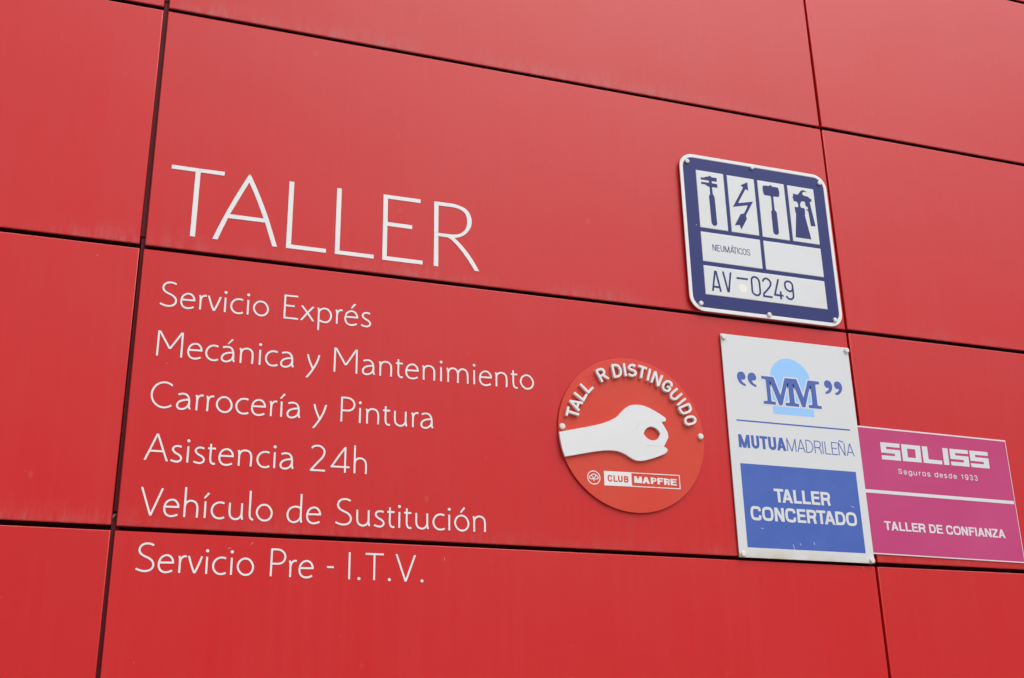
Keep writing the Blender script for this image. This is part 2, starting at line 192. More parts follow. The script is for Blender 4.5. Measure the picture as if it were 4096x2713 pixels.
716.3),(493.9,704.8),(482.7,699.5),(472.5,697.1,1),(472.4,707,1),(481.8,711.1),(490,719.3),(491.5,725.8,1),(481.3,724.9),(473.8,730.6)],[(518.5,742.9),
(524,753.9),(534.1,758.3),(547.9,755.1),(555.8,742.9),(556.8,729.3),(551.5,715.3),(541.7,704.2),(530.8,698.7),(520.7,696.8,1),(520.5,706.5,1),(530.1,710.6),
(538.8,718.9),(540.3,725.2,1),(529.6,724.4),(522.1,730.4)]],'mutua': (436.7,490.7,12.2,10.1,[('M',40.6,90.9),('U',98.1,133.8),('T',136.9,172.4),('U',175.6,
211.4),('A',213.4,256.1)]),'madri': (437.3,490.8,3.7,3.3,[('M',260.2,302.9),('A',307.5,345.1),('D',348.8,383.2),('R',389,420.9),('I',426.4,430.1),('L',
438.4,466),('E',470.2,497.9),('Ñ',502.5,534.6),('A',540.2,577.8)]),'t1': (223.3,278,12,10.3,[('T',178.2,221),('A',213.8,261.5),('L',265.8,301.8),('L',306.2,
342.5),('E',347.6,386.2),('R',391.6,435.2)]),'t2': (146.8,201.7,11.9,10.2,[('C',65,111.9),('O',116.2,166.2),('N',171.9,214.7),('C',220.2,267.4),('E',273.6,
312.7),('R',318,361.2),('T',362.9,405.1),('A',398.3,447.6),('D',450,495.2),('O',499.4,549.6)]),'scr': [[(529.1,227.6),(534.8,226),(544.7,222.7)],[(241.4,
59.4),(248.3,40.2)],[(273.8,65.2),(277.7,56.8)],[(337.2,74.4),(340.5,61)],[(106.5,117.1),(115.9,114.5)]]},'MAG': {'O': (2.8893,-1.9503),'tilt': 0.00862,
'size': (746.4,534.2),'bar': (-0.9,738.4,250.5,264.4),'field': (0.1,743.7,4.6,529),'soliss': [([(93.5,471.1),(188.1,471.6),(187.2,454),(119.5,453.8),(119.9,
443.1),(187.7,443.5),(186.9,398),(92.9,397.5),(93,415.2),(160.4,415.5),(159.5,426.3),(93.1,426.6)],),([(196.9,471.5),(291.9,471.1),(290,398.5),(196.4,398.3)],
[(224.1,453.9),(264.7,453.8),(263.7,415.4),(223.3,415.7)]),([(300.6,471.3),(327.8,471.2),(327,415.7),(395.2,415.3),(394.5,398.5),(300.2,398.4)],),([(404.7,
471.6),(431.7,471.6),(430.1,398.7),(403.7,398.4)],),([(441.1,471.7),(535.8,471.7),(535,455.5),(467.3,454.4),(467.6,444.2),(535.1,444.3),(534.4,399.2),(440.6,
399),(440.5,415.4),(507.8,416),(507.3,426.5),(440.1,426.9)],),([(544.3,471.9),(639.3,472.3),(638.8,455.3),(570.7,454.5),(571.3,444.5),(639.5,444.8),(638.4,
399.2),(544.4,399.1),(544,416),(611.8,416.2),(611.1,426.4),(543.6,426.7)],)],'seg': (341.4,362.6,3.2,2.7,[('S',166,184.2),('e',193,208),('g',216.8,233.2),
('u',242,257.7),('r',267.8,276.9),('o',285.6,302.1),('s',309.9,324.5),('d',346.7,364.1),('e',372.3,387.2),('s',395.4,409),('d',418.1,433.5),('e',442.6,
458.1),('1',482.8,493.2),('9',501.5,518),('3',527.1,541.5),('3',550.7,565.1)]),'conf': (100.6,137,8.5,6.6,[('T',63.9,95.6),('A',96.6,130.3),('L',135.1,
161.7),('L',166,193),('E',197.2,226),('R',229.5,262.6),('D',281.5,313.3),('E',318.2,347.9),('C',365.7,398.6),('O',402.2,438.8),('N',442.7,474),('F',480.1,
507.3),('I',511,519.9),('A',524.1,558.5),('N',561.3,593.4),('Z',597,627.2),('A',629.5,664.9)])},'MARKS': [[(1101.5,-2039.1),(1103.4,-2050.9)],[(2805.5,
-2004.3),(2809.2,-2006.7)],[(2821.5,-2003.4),(2824.3,-2004.8)],[(2829.7,-2003.3),(2833.5,-2005.9)],[(2833.8,-2006.3),(2834.5,-2011.3)],[(439.1,-2017.2),
(432.2,-2027.1)],[(358.7,-2041.5),(368.8,-2041)],[(-153,-1045.1),(-148.4,-1049.3)],[(110.9,-1416.5),(113.8,-1418)]]}

# ------------------------------------------------------------------ small helpers
def srgb(r, g, b):
    f = lambda c: c / 12.92 if c <= 0.04045 else ((c + 0.055) / 1.055) ** 2.4
    return (f(r / 255), f(g / 255), f(b / 255), 1.0)

def new_mat(name, color, rough=0.45, spec=0.5):
    m = bpy.data.materials.new(name)
    m.use_nodes = True
    b = m.node_tree.nodes['Principled BSDF']
    b.inputs['Base Color'].default_value = color
    b.inputs['Roughness'].default_value = rough
    b.inputs['Specular IOR Level'].default_value = spec
    return m

def noise_tint(m, c2, scale, lo, hi, stretch=(1, 1, 1), amount=1.0, rough=None, coords='Object'):
    """mixes the base colour towards c2 where a noise is high: dust, weathering"""
    t = m.node_tree; N = t.nodes; b = N['Principled BSDF']
    c1 = tuple(b.inputs['Base Color'].default_value)
    tx = N.new('ShaderNodeTexCoord'); mp = N.new('ShaderNodeMapping'); nz = N.new('ShaderNodeTexNoise')
    rp = N.new('ShaderNodeMapRange'); mx = N.new('ShaderNodeMixRGB')
    mp.inputs['Scale'].default_value = stretch
    nz.inputs['Scale'].default_value = scale; nz.inputs['Detail'].default_value = 6
    rp.inputs['From Min'].default_value = lo; rp.inputs['From Max'].default_value = hi
    rp.inputs['To Max'].default_value = amount
    t.links.new(tx.outputs[coords], mp.inputs[0]); t.links.new(mp.outputs[0], nz.inputs['Vector'])
    t.links.new(nz.outputs[0], rp.inputs['Value']); t.links.new(rp.outputs[0], mx.inputs[0])
    mx.inputs[1].default_value = c1; mx.inputs[2].default_value = c2
    t.links.new(mx.outputs[0], b.inputs['Base Color'])
    return m

class MB:
    """collects faces in wall coordinates (u right, v up, d out of the wall, metres)"""
    def __init__(self): self.v, self.f, self.sm, self.n = [], [], [], 0
    def add(self, pts): 
        i = len(self.v); self.v += [(u, -d, v) for u, v, d in pts]; return i
    def face(self, idx, smooth=False): self.f.append(tuple(idx)); self.sm.append(smooth)
    def lift(self): self.n += 1; return self.n * 0.00012
    def poly(self, pts, d0, d1, holes=(), back=False):
        loops = []
        for k, L in enumerate([pts] + list(holes)):
            a = sum(L[i][0] * L[(i + 1) % len(L)][1] - L[(i + 1) % len(L)][0] * L[i][1] for i in range(len(L)))
            if (a < 0) == (k == 0): L = L[::-1]
            loops.append([(p[0], p[1]) for p in L])
        flat = [p for L in loops for p in L]
        i0 = self.add([(u, v, d1) for u, v in flat])
        for tri in tessellate_polygon([[Vector((u, v, 0)) for u, v in L] for L in loops]):
            a, b, c = tri
            s = (flat[b][0]-flat[a][0])*(flat[c][1]-flat[a][1]) - (flat[c][0]-flat[a][0])*(flat[b][1]-flat[a][1])
            self.face((i0+a, i0+b, i0+c) if s > 0 else (i0+a, i0+c, i0+b))
        k = 0
        for L in loops:
            n = len(L); j0 = self.add([(u, v, d1) for u, v in L]); j1 = self.add([(u, v, d0) for u, v in L])
            for i in range(n):
                q = (i + 1) % n
                self.face((j0+q, j0+i, j1+i, j1+q))
    def ribbon(self, pts, w, d0, d1, closed=False, hcut=False):
        P = [Vector((p[0], p[1])) for p in pts]; n = len(P); h = w / 2
        Lf, Rt = [], []
        for i in range(n):
            a = P[i-1] if (i > 0 or closed) else None
            b = P[(i+1) % n] if (i < n-1 or closed) else None
            if a is None or b is None:
                t = ((b - P[i]) if a is None else (P[i] - a)).normalized(); nr = Vector((-t.y, t.x))
                if hcut and abs(t.y) > 0.35:
                    nr = nr - t * (nr.y / t.y)
                o = nr * h
            else:
                t1 = (P[i] - a).normalized(); t2 = (b - P[i]).normalized()
                n1 = Vector((-t1.y, t1.x)); n2 = Vector((-t2.y, t2.x)); m = n1 + n2
                if m.length < 1e-6: m = n1
                m.normalize(); o = m * min(h / max(m.dot(n1), 0.2), 3*h)
            Lf.append(P[i] + o); Rt.append(P[i] - o)
        m = n if closed else n - 1
        for side, fl in ((1, 0),):
            iL = self.add([(p.x, p.y, d1) for p in Lf]); iR = self.add([(p.x, p.y, d1) for p in Rt])
            for i in range(m):
                q = (i+1) % n; self.face((iR+i, iR+q, iL+q, iL+i))
        for S, flip in ((Lf, False), (Rt, True)):
            j0 = self.add([(p.x, p.y, d1) for p in S]); j1 = self.add([(p.x, p.y, d0) for p in S])
            for i in range(m):
                q = (i+1) % n
                F = (j0+i, j0+q, j1+q, j1+i)
                self.face(F[::-1] if flip else F, n > 4)
        if not closed:
            for i, fl in ((0, False), (n-1, True)):
                j = self.add([(Lf[i].x, Lf[i].y, d1), (Rt[i].x, Rt[i].y, d1), (Rt[i].x, Rt[i].y, d0), (Lf[i].x, Lf[i].y, d0)])
                F = (j+3, j+2, j+1, j); self.face(F[::-1] if fl else F)
    def disc(self, c, r, d0, d1, n=40):
        self.poly([(c[0] + r*math.cos(2*math.pi*i/n), c[1] + r*math.sin(2*math.pi*i/n)) for i in range(n)], d0, d1)
    def lathe(self, c, prof, n=28):
        """prof: (radius, d) from the wall outwards; closed at the last ring"""
        rings = [self.add([(c[0] + r*math.cos(2*math.pi*i/n), c[1] + r*math.sin(2*math.pi*i/n), d) for i in range(n)]) for r, d in prof]
        for a, b in zip(rings, rings[1:]):
            for i in range(n):
                q = (i+1) % n; self.face((a+i, a+q, b+q, b+i), True)
        self.face([rings[-1]+i for i in range(n)])
    def build(self, name, mat, parent=None):
        me = bpy.data.meshes.new(name); me.from_pydata(self.v, [], self.f); me.materials.append(mat)
        me.polygons.foreach_set('use_smooth', self.sm); me.update()
        o = bpy.data.objects.new(name, me); COL.objects.link(o)
        if parent: o.parent = parent
        return o

def thing(name, label, cat, loc, group=None):
    o = bpy.data.objects.new(name, None); COL.objects.link(o); o.location = loc; o.empty_display_size = 0.1
    o['label'] = label; o['category'] = cat
    if group: o['group'] = group
    return o

def place(o): return (o[0], 0.0, o[1] + BASE)               # wall point (u, v) -> world

def cat_rom(P, closed=False, k=6):
    P = [Vector(p[:2]) for p in P]; n = len(P); out = []
    for i in range(n if closed else n - 1):
        p1, p2 = P[i], P[(i+1) % n]
        p0 = P[i-1] if (i > 0 or closed) else p1 * 2 - p2
        p3 = P[(i+2) % n] if (i + 2 < n or closed) else p2 * 2 - p1
        # centripetal parameters keep uneven spacing from overshooting
        t0 = 0.0; t1 = t0 + max((p1-p0).length, 1e-9)**0.5; t2 = t1 + max((p2-p1).length, 1e-9)**0.5; t3 = t2 + max((p3-p2).length, 1e-9)**0.5
        for s in range(k):
            t = t1 + (t2 - t1) * s / k
            A1 = p0*((t1-t)/(t1-t0)) + p1*((t-t0)/(t1-t0)); A2 = p1*((t2-t)/(t2-t1)) + p2*((t-t1)/(t2-t1)); A3 = p2*((t3-t)/(t3-t2)) + p3*((t-t2)/(t3-t2))
            B1 = A1*((t2-t)/(t2-t0)) + A2*((t-t0)/(t2-t0)); B2 = A2*((t3-t)/(t3-t1)) + A3*((t-t1)/(t3-t1))
            c = B1*((t2-t)/(t2-t1)) + B2*((t-t1)/(t2-t1)); out.append((c.x, c.y))
    if not closed: out.append((P[-1].x, P[-1].y))
    return out

def corner_smooth(P, k=6):
    """closed outline: points with a third value are corners, the rest is one smooth line"""
    ci = [i for i, p in enumerate(P) if len(p) > 2]
    if not ci: return cat_rom(P, True, k)
    out = []; n = len(P)
    for a, b in zip(ci, ci[1:] + [ci[0] + n]):
        seg = [P[i % n] for i in range(a, b + 1)]
        out += cat_rom(seg, False, k)[:-1] if len(seg) > 2 else [tuple(seg[0][:2])]
    return out

M_ = lambda P: [tuple(c * 0.001 for c in p[:2]) + tuple(p[2:]) for p in P]

def shapes(mb, shs, w, d0, d1):
    """outline and stroke records in millimetres"""
    for s in shs:
        k = s[0]; d = d1 + mb.lift()
        if k == 'D': mb.disc((s[1][0]*0.001, s[1][1]*0.001), s[2]*0.001, d0, d)
        elif k == 'P': mb.poly(M_(s[1]), d0, d, [M_(h) for h in s[2:]])
        elif k == 'Q': mb.poly(corner_smooth(M_(s[1])), d0, d)
        elif k == 'O': mb.ribbon(cat_rom(M_(s[1]), True), w, d0, d, closed=True)
        elif k == 'C': mb.ribbon(cat_rom(M_(s[1])), w, d0, d)
        elif k == 'HC': mb.ribbon(cat_rom(M_(s[1])), w, d0, d, hcut=True)
        elif k == 'H': mb.ribbon(M_(s[1]), w, d0, d, hcut=True)
        elif k == 'L': mb.ribbon(M_(s[1]), w, d0, d)

# ------------------------------------------------------------------ plain grotesque capitals for the printed signs
def grotesque(mb, ch, x0, x1, y0, y1, w, wh, d0, d1):
    """one capital inside its ink box, metres; w = upright stroke, wh = level stroke"""
    W, Hh = x1 - x0, y1 - y0
    def P(*pts): mb.poly([(x0 + a, y0 + b) for a, b in pts], d0, d1 + mb.lift())
    def bar(xa, xb, yc, t=None):
        t = t or wh; P((xa, yc - t/2), (xb, yc - t/2), (xb, yc + t/2), (xa, yc + t/2))
    def stem(xc, ya=0.0, yb=None): P((xc - w/2, ya), (xc + w/2, ya), (xc + w/2, Hh if yb is None else yb), (xc - w/2, Hh if yb is None else yb))
    def curve(pts, closed=False, ww=None): mb.ribbon(cat_rom([(x0 + a, y0 + b) for a, b in pts], closed, 7), ww or (w + wh)/2, d0, d1 + mb.lift(), closed)
    m = (w + wh) / 4; top, bot, rgt = Hh - m, m, W - m
    if ch in 'ELFT': 
        if ch == 'T': stem(W/2); bar(0, W, Hh - wh/2)
        else:
            stem(w/2)
            if ch != 'L': bar(0, W, Hh - wh/2); bar(0, W*(0.93 if ch == 'E' else 0.88), Hh*0.52)
            if ch != 'F': bar(0, W, wh/2)
    elif ch == 'I': stem(W/2)
    elif ch in 'AÁ':
        t = w * 1.06; a = t
        P((0, 0), (t, 0), ((W - a)/2 + t, Hh), ((W - a)/2, Hh)); P((W - t, 0), (W, 0), ((W + a)/2, Hh), ((W + a)/2 - t, Hh))
        yb = Hh*0.30; bar(t*0.55 + (W - a)/2*0.30, W - t*0.55 - (W - a)/2*0.30, yb)
        if ch == 'Á': P((W*0.45, Hh*1.06), (W*0.56, Hh*1.06), (W*0.82, Hh*1.24), (W*0.60, Hh*1.24))
    elif ch in 'NÑ':
        stem(w/2); stem(W - w/2); t = w * 1.12; P((0, Hh), (W - t, 0), (W, 0), (t, Hh))
        if ch == 'Ñ': curve([(W*0.14, Hh*1.07), (W*0.30, Hh*1.17), (W*0.50, Hh*1.12), (W*0.70, Hh*1.07), (W*0.86, Hh*1.16)], ww=wh)
    elif ch == 'M':
        t = w * 1.08; stem(w/2); stem(W - w/2)
        P((0, Hh), (t, Hh), (W/2 + t/2, 0), (W/2 - t/2, 0)); P((W - t, Hh), (W, Hh), (W/2 + t/2, 0), (W/2 - t/2, 0))
    elif ch == 'Z':
        bar(0, W, Hh - wh/2); bar(0, W, wh/2); P((0, wh), (W - w*1.25, Hh - wh), (W, Hh - wh), (w*1.25, wh))
    elif ch == 'U': curve([(w/2, Hh), (w/2, Hh*0.62), (w/2, Hh*0.36), (w/2 + W*0.08, bot + Hh*0.08), (W/2, bot), (W - w/2 - W*0.08, bot + Hh*0.08), (W - w/2, Hh*0.36), (W - w/2, Hh*0.62), (W - w/2, Hh)], ww=w)
    elif ch in 'DO':
        if ch == 'D':
            stem(w/2)
            curve([(w/2, top), (W*0.42, top), (W*0.72, Hh*0.86), (rgt, Hh*0.62), (rgt, Hh*0.38), (W*0.72, Hh*0.14), (W*0.42, bot), (w/2, bot)])
        else:
            curve([(W/2, top + Hh*0.012), (W*0.80, Hh*0.84), (rgt, Hh*0.5), (W*0.80, Hh*0.16), (W/2, bot - Hh*0.012), (W*0.20, Hh*0.16), (m, Hh*0.5), (W*0.20, Hh*0.84)], True)
    elif ch == 'C':
        curve([(rgt, Hh*0.66), (W*0.82, Hh*0.86), (W*0.52, top + Hh*0.012), (W*0.22, Hh*0.86), (m, Hh*0.5), (W*0.22, Hh*0.14), (W*0.52, bot - Hh*0.012), (W*0.84, Hh*0.13), (rgt, Hh*0.36)])
    elif ch in 'PRB':
        stem(w/2); mid = Hh*0.47 if ch != 'B' else Hh*0.53
        curve([(w/2, top), (W*0.52, top), (W*0.82, top - Hh*0.05), (rgt - (0 if ch != 'B' else W*0.03), (top + mid)/2), (W*0.80, mid + Hh*0.05), (W*0.52, mid), (w/2, mid)], ww=min((w + wh)/2, Hh*0.21))
        if ch == 'R': curve([(W*0.50, mid), (W*0.74, mid - Hh*0.07), (W - w*0.75, Hh*0.22), (W - w/2, 0)], ww=min(w, W*0.30))
        if ch == 'B': curve([(w/2, mid), (W*0.55, mid), (W*0.84, mid - Hh*0.06), (rgt, (mid + bot)/2), (W*0.82, bot + Hh*0.05), (W*0.52, bot), (w/2, bot)])
    elif ch == 'S':
        curve([(rgt, Hh*0.73), (W*0.80, Hh*0.90), (W*0.50, top), (W*0.20, Hh*0.90), (m*1.2, Hh*0.74), (W*0.24, Hh*0.58), (W*0.74, Hh*0.43), (rgt, Hh*0.27), (W*0.82, Hh*0.10), (W*0.50, bot), (W*0.20, Hh*0.10), (m, Hh*0.28)])

SMALL = {   # lower case and figures for the small line, in units of the cap height, x from 0 to 1 of the ink box
 'e': ['C', [(0.06, .37), (0.94, .37), (0.90, .56), (0.50, .71), (0.12, .58), (0.06, .36), (0.16, .12), (0.50, .0), (0.92, .16)]],
 'g': ['O', [(0.06, .36), (0.16, .62), (0.48, .71), (0.80, .62), (0.92, .36), (0.80, .10), (0.48, .02), (0.16, .10)], 'C', [(0.94, .72), (0.94, .02), (0.82, -.20), (0.46, -.25), (0.10, -.15)]],
 'u': ['C', [(0.08, .72), (0.08, .20), (0.26, .02), (0.60, .02), (0.92, .22)], 'L', [(0.92, .72), (0.92, 0)]],
 'r': ['L', [(0.14, 0), (0.14, .72)], 'C', [(0.14, .42), (0.40, .66), (1.0, .70)]],
 'o': ['O', [(0.06, .36), (0.16, .62), (0.50, .72), (0.84, .62), (0.94, .36), (0.84, .10), (0.50, .0), (0.16, .10)]],
 's': ['C', [(0.90, .55), (0.70, .69), (0.40, .71), (0.12, .60), (0.16, .44), (0.50, .36), (0.86, .28), (0.92, .12), (0.66, .0), (0.34, .0), (0.06, .16)]],
 'd': ['O', [(0.06, .36), (0.16, .62), (0.48, .72), (0.80, .62), (0.92, .36), (0.80, .10), (0.48, .0), (0.16, .10)], 'L', [(0.92, 1.0), (0.92, 0)]],
 '1': ['L', [(0.62, 1.0), (0.62, 0)], 'L', [(0.05, .76), (0.35, .80), (0.62, .97)]],
 '9': ['O', [(0.06, .67), (0.18, .90), (0.50, .98), (0.82, .90), (0.94, .67), (0.82, .45), (0.50, .37), (0.18, .45)], 'C', [(0.94, .67), (0.90, .30), (0.66, .04), (0.40, .01), (0.10, .14)]],
 '3': ['C', [(0.06, .78), (0.22, .94), (0.52, .98), (0.84, .88), (0.84, .64), (0.42, .53), (0.88, .44), (0.94, .20), (0.72, .04), (0.44, .01), (0.04, .20)]],
}
def small_letter(mb, ch, x0, x1, y0, H, w, d0, d1):
    if ch == 'S': grotesque(mb, 'S', x0, x1, y0, y0 + H, w, w, d0, d1); return
    g = SMALL[ch]
    for k, pts in zip(g[::2], g[1::2]):
        q = [(x0 + a*(x1 - x0), y0 + b*H) for a, b in pts]
        mb.ribbon(q if k == 'L' else cat_rom(q, k == 'O'), w, d0, d1 + mb.lift(), closed=(k == 'O'))

def word(rec, mat, parent, d0, d1, small=False):
    vb, vc, w, wh, letters = rec
    for ch, a, b in letters:
        mb = MB()
        if small: small_letter(mb, ch, a*.001, b*.001, vb*.001, (vc - vb)*.001, w*.001, d0, d1)
        else: grotesque(mb, ch, a*.001, b*.001, vb*.001, vc*.001, w*.001, wh*.001, d0, d1)
        mb.build('letter', mat, parent)

def rrect(u0, u1, v0, v1, r, n=10):
    pts = []
    for cx, cy, a0 in ((u1-r, v0+r, -90), (u1-r, v1-r, 0), (u0+r, v1-r, 90), (u0+r, v0+r, 180)):
        for i in range(n + 1):
            a = math.radians(a0 + 90*i/n); pts.append((cx + r*math.cos(a), cy + r*math.sin(a)))
    return pts

def plate(mb, u0, u1, v0, v1, r, prof, n=10):
    """rounded rectangular plate lofted through (inset, d) steps from the back edge to the front"""
    rings = [mb.add([(u, v, d) for u, v in rrect(u0+i, u1-i, v0+i, v1-i, max(r-i, 0.0004), n)]) for i, d in prof]
    m = 4*(n+1)
    for a, b in zip(rings, rings[1:]):
        for i in range(m):
            q = (i+1) % m; mb.face((a+i, a+q, b+q, b+i))
    c = mb.add([(u, v, prof[-1][1]) for u, v in rrect(u0+prof[-1][0], u1-prof[-1][0], v0+prof[-1][0], v1-prof[-1][0], max(r-prof[-1][0], 0.0004), n)])
    mb.face([c+i for i in range(m)])

# ------------------------------------------------------------------ materials
def panel_paint():
    m = bpy.data.materials.new('red_panel_paint'); m.use_nodes = True
    t = m.node_tree; N = t.nodes; b = N['Principled BSDF']; L = t.links.new
    tx = N.new('ShaderNodeTexCoord'); oi = N.new('ShaderNodeObjectInfo'); sep = N.new('ShaderNodeSeparateXYZ')
    L(tx.outputs['Object'], sep.inputs[0])
    off = N.new('ShaderNodeVectorMath'); off.operation = 'ADD'; L(tx.outputs['Object'], off.inputs[0])
    rv = N.new('ShaderNodeVectorMath'); rv.operation = 'SCALE'; rv.inputs[0].default_value = (37.0, 0, 19.0); L(oi.outputs['Random'], rv.inputs['Scale']); L(rv.outputs[0], off.inputs[1])
    def noise(scale, stretch, detail=5, rough=0.6):
        mp = N.new('ShaderNodeMapping'); mp.inputs['Scale'].default_value = stretch; L(off.outputs[0], mp.inputs[0])
        n = N.new('ShaderNodeTexNoise'); n.inputs['Scale'].default_value = scale; n.inputs['Detail'].default_value = detail; n.inputs['Roughness'].default_value = rough
        L(mp.outputs[0], n.inputs['Vector']); return n.outputs[0]
    def rng(v, a, b_, c=0.0, d=1.0):
        r = N.new('ShaderNodeMapRange'); r.inputs[1].default_value = a; r.inputs[2].default_value = b_; r.inputs[3].default_value = c; r.inputs[4].default_value = d
        L(v, r.inputs[0]); return r.outputs[0]
    def mth(op, a, b_):
        n = N.new('ShaderNodeMath'); n.operation = op
        for i, x in enumerate((a, b_)):
            if isinstance(x, (int, float)): n.inputs[i].default_value = x
            else: L(x, n.inputs[i])
        return n.outputs[0]
    # dried drip marks hanging at the bottom edge of every cassette
    edge = rng(sep.outputs['Z'], 0.0, 0.11, 1.0, 0.0)
    edge = mth('POWER', edge, 2.2)
    reach = mth('POWER', rng(sep.outputs['Z'], 0.0, 0.022, 1.0, 0.0), 1.5)
    drip = rng(noise(1.0, (34, 1, 8.0), 9, 0.74), 0.42, 0.72)
    patch = rng(noise(1.0, (2.6, 1, 1.5), 3), 0.42, 0.62)
    own = mth('DIVIDE', oi.outputs['Object Index'], 100.0)     # each sheet has weathered to its own degree
    d1 = mth('MULTIPLY', mth('MULTIPLY', mth('MULTIPLY', edge, own), drip), mth('ADD', mth('MULTIPLY', patch, 1.0), 0.10))
    grime = mth('MULTIPLY', reach, rng(noise(1.0, (40, 1, 14), 5, 0.7), 0.42, 0.68, 0.0, 0.45))
    # long faint run marks and a thin film of dust over the whole sheet
    runs = rng(noise(1.0, (34, 1, 0.9), 6, 0.6), 0.45, 0.80, 0.0, 0.035)
    film = rng(noise(1.0, (1.3, 1, 1.0), 4), 0.35, 0.75, 0.0, 0.05)
    # single pale splashes
    vo = N.new('ShaderNodeTexVoronoi'); vo.feature = 'F1'; mp = N.new('ShaderNodeMapping'); mp.inputs['Scale'].default_value = (8.0, 1.0, 5.0); L(off.outputs[0], mp.inputs[0]); L(mp.outputs[0], vo.inputs['Vector']); vo.inputs['Scale'].default_value = 1.0
    pick = N.new('ShaderNodeSeparateColor'); L(vo.outputs['Color'], pick.inputs[0])
    dots = mth('MULTIPLY', rng(vo.outputs['Distance'], 0.02, 0.085, 0.16, 0.0), rng(pick.outputs[0], 0.45, 0.75))
    vf = N.new('ShaderNodeTexVoronoi'); vf.inputs['Scale'].default_value = 17.0; L(off.outputs[0], vf.inputs['Vector'])
    pf = N.new('ShaderNodeSeparateColor'); L(vf.outputs['Color'], pf.inputs[0])
    dots2 = mth('MULTIPLY', rng(vf.outputs['Distance'], 0.02, 0.05, 0.5, 0.0), rng(pf.outputs[0], 0.86, 0.90))
    dirt = mth('ADD', mth('MAXIMUM', mth('MULTIPLY', d1, 0.82), 0.0), mth('ADD', runs, mth('ADD', film, mth('ADD', dots, dots2))))
    dirt = mth('MINIMUM', dirt, 0.85)
    front = rng(sep.outputs['Y'], 0.0005, 0.006, 1.0, 0.0)
    grime = mth('MULTIPLY', grime, front)
    dirt = mth('MULTIPLY', dirt, front)
    mx = N.new('ShaderNodeMixRGB'); mx.inputs[1].default_value = RED; mx.inputs[2].default_value = (0.42, 0.20, 0.19, 1); L(dirt, mx.inputs[0])
    mx2 = N.new('ShaderNodeMixRGB'); L(mx.outputs[0], mx2.inputs[1]); mx2.inputs[2].default_value = (0.17, 0.06, 0.05, 1); L(grime, mx2.inputs[0])
    hs = N.new('ShaderNodeHueSaturation'); L(mx2.outputs[0], hs.inputs['Color'])
    L(rng(oi.outputs['Random'], 0, 1, 0.97, 1.03), hs.inputs['Value'])
    L(hs.outputs[0], b.inputs['Base Color'])
    b.inputs['Specular IOR Level'].default_value = 0.40
    L(mth('ADD', rng(noise(1.0, (3, 1, 2.2), 4), 0.3, 0.7, 0.30, 0.38), mth('MULTIPLY', dirt, 0.4)), b.inputs['Roughness'])
    bp = N.new('ShaderNodeBump'); bp.inputs['Strength'].default_value = 0.25; bp.inputs['Distance'].default_value = 0.004
    L(noise(1.0, (1.6, 1, 2.0), 1, 0.4), bp.inputs['Height']); L(bp.outputs[0], b.inputs['Normal'])
    return m

RED = (0.595, 0.0118, 0.0122, 1)
paint = panel_paint()
shade_red = new_mat('shade_darkened_red', (0.10, 0.004, 0.005, 1), 0.7, 0.2)  # same red as the panels, darkened so the colour carries the joints' shade
rail_red = noise_tint(new_mat('dusty_rail_paint', (0.145, 0.014, 0.02, 1), 0.6, 0.3), (0.16, 0.035, 0.04, 1), 6.0, 0.4, 0.8, amount=0.6)
vinyl = noise_tint(new_mat('white_vinyl', (0.80, 0.81, 0.80, 1), 0.42), (0.70, 0.70, 0.67, 1), 14.0, 0.5, 0.85, amount=0.5)
enamel = noise_tint(new_mat('white_enamel', (0.70, 0.73, 0.735, 1), 0.38), (0.62, 0.64, 0.62, 1), 5.0, 0.5, 0.85, amount=0.5)
def stained(name, base, stain):
    m = new_mat(name, base, 0.36); t = m.node_tree; N = t.nodes; L = t.links.new
    tx = N.new('ShaderNodeTexCoord'); sp = N.new('ShaderNodeSeparateXYZ'); nz = N.new('ShaderNodeTexNoise'); nz.inputs['Scale'].default_value = 9; nz.inputs['Detail'].default_value = 6
    L(tx.outputs['Object'], sp.inputs[0]); L(tx.outputs['Object'], nz.inputs['Vector'])
    r = N.new('ShaderNodeMapRange'); r.inputs[1].default_value = 0.0; r.inputs[2].default_value = 0.045; r.inputs[3].default_value = 1.0; r.inputs[4].default_value = 0.0; L(sp.outputs['Z'], r.inputs[0])
    q = N.new('ShaderNodeMapRange'); q.inputs[1].default_value = 0.35; q.inputs[2].default_value = 0.65; L(nz.outputs[0], q.inputs[0])
    k = N.new('ShaderNodeMath'); k.operation = 'MULTIPLY'; L(r.outputs[0], k.inputs[0]); L(q.outputs[0], k.inputs[1])
    x = N.new('ShaderNodeMixRGB'); x.inputs[1].default_value = base; x.inputs[2].default_value = stain; L(k.outputs[0], x.inputs[0]); L(x.outputs[0], N['Principled BSDF'].inputs['Base Color'])
    return m
sheet_white = stained('sheet_white', (0.695, 0.72, 0.725, 1), (0.56, 0.53, 0.42, 1))
grey_dirty = new_mat('weathered_white', (0.30, 0.29, 0.27, 1), 0.6)
cap_white = noise_tint(new_mat('off_white_cap', (0.76, 0.745, 0.69, 1), 0.5), (0.60, 0.56, 0.47, 1), 60.0, 0.5, 0.8, amount=0.5)
navy = noise_tint(new_mat('navy_enamel', srgb(48, 57, 115), 0.42, 0.20), srgb(52, 56, 112), 7.0, 0.45, 0.8, amount=0.5)
blue = noise_tint(new_mat('sign_blue', srgb(62, 96, 180), 0.4), srgb(78, 108, 186), 9.0, 0.45, 0.8, amount=0.6)
ink_blue = new_mat('ink_blue', srgb(66, 96, 176), 0.4)
sky_blue = new_mat('light_blue', srgb(150, 202, 252), 0.4)
magenta = noise_tint(new_mat('sign_magenta', srgb(190, 60, 116), 0.42, 0.35), srgb(198, 76, 130), 3.0, 0.4, 0.75, amount=0.7)
pale_pink = new_mat('white_on_magenta', (0.74, 0.70, 0.73, 1), 0.42)
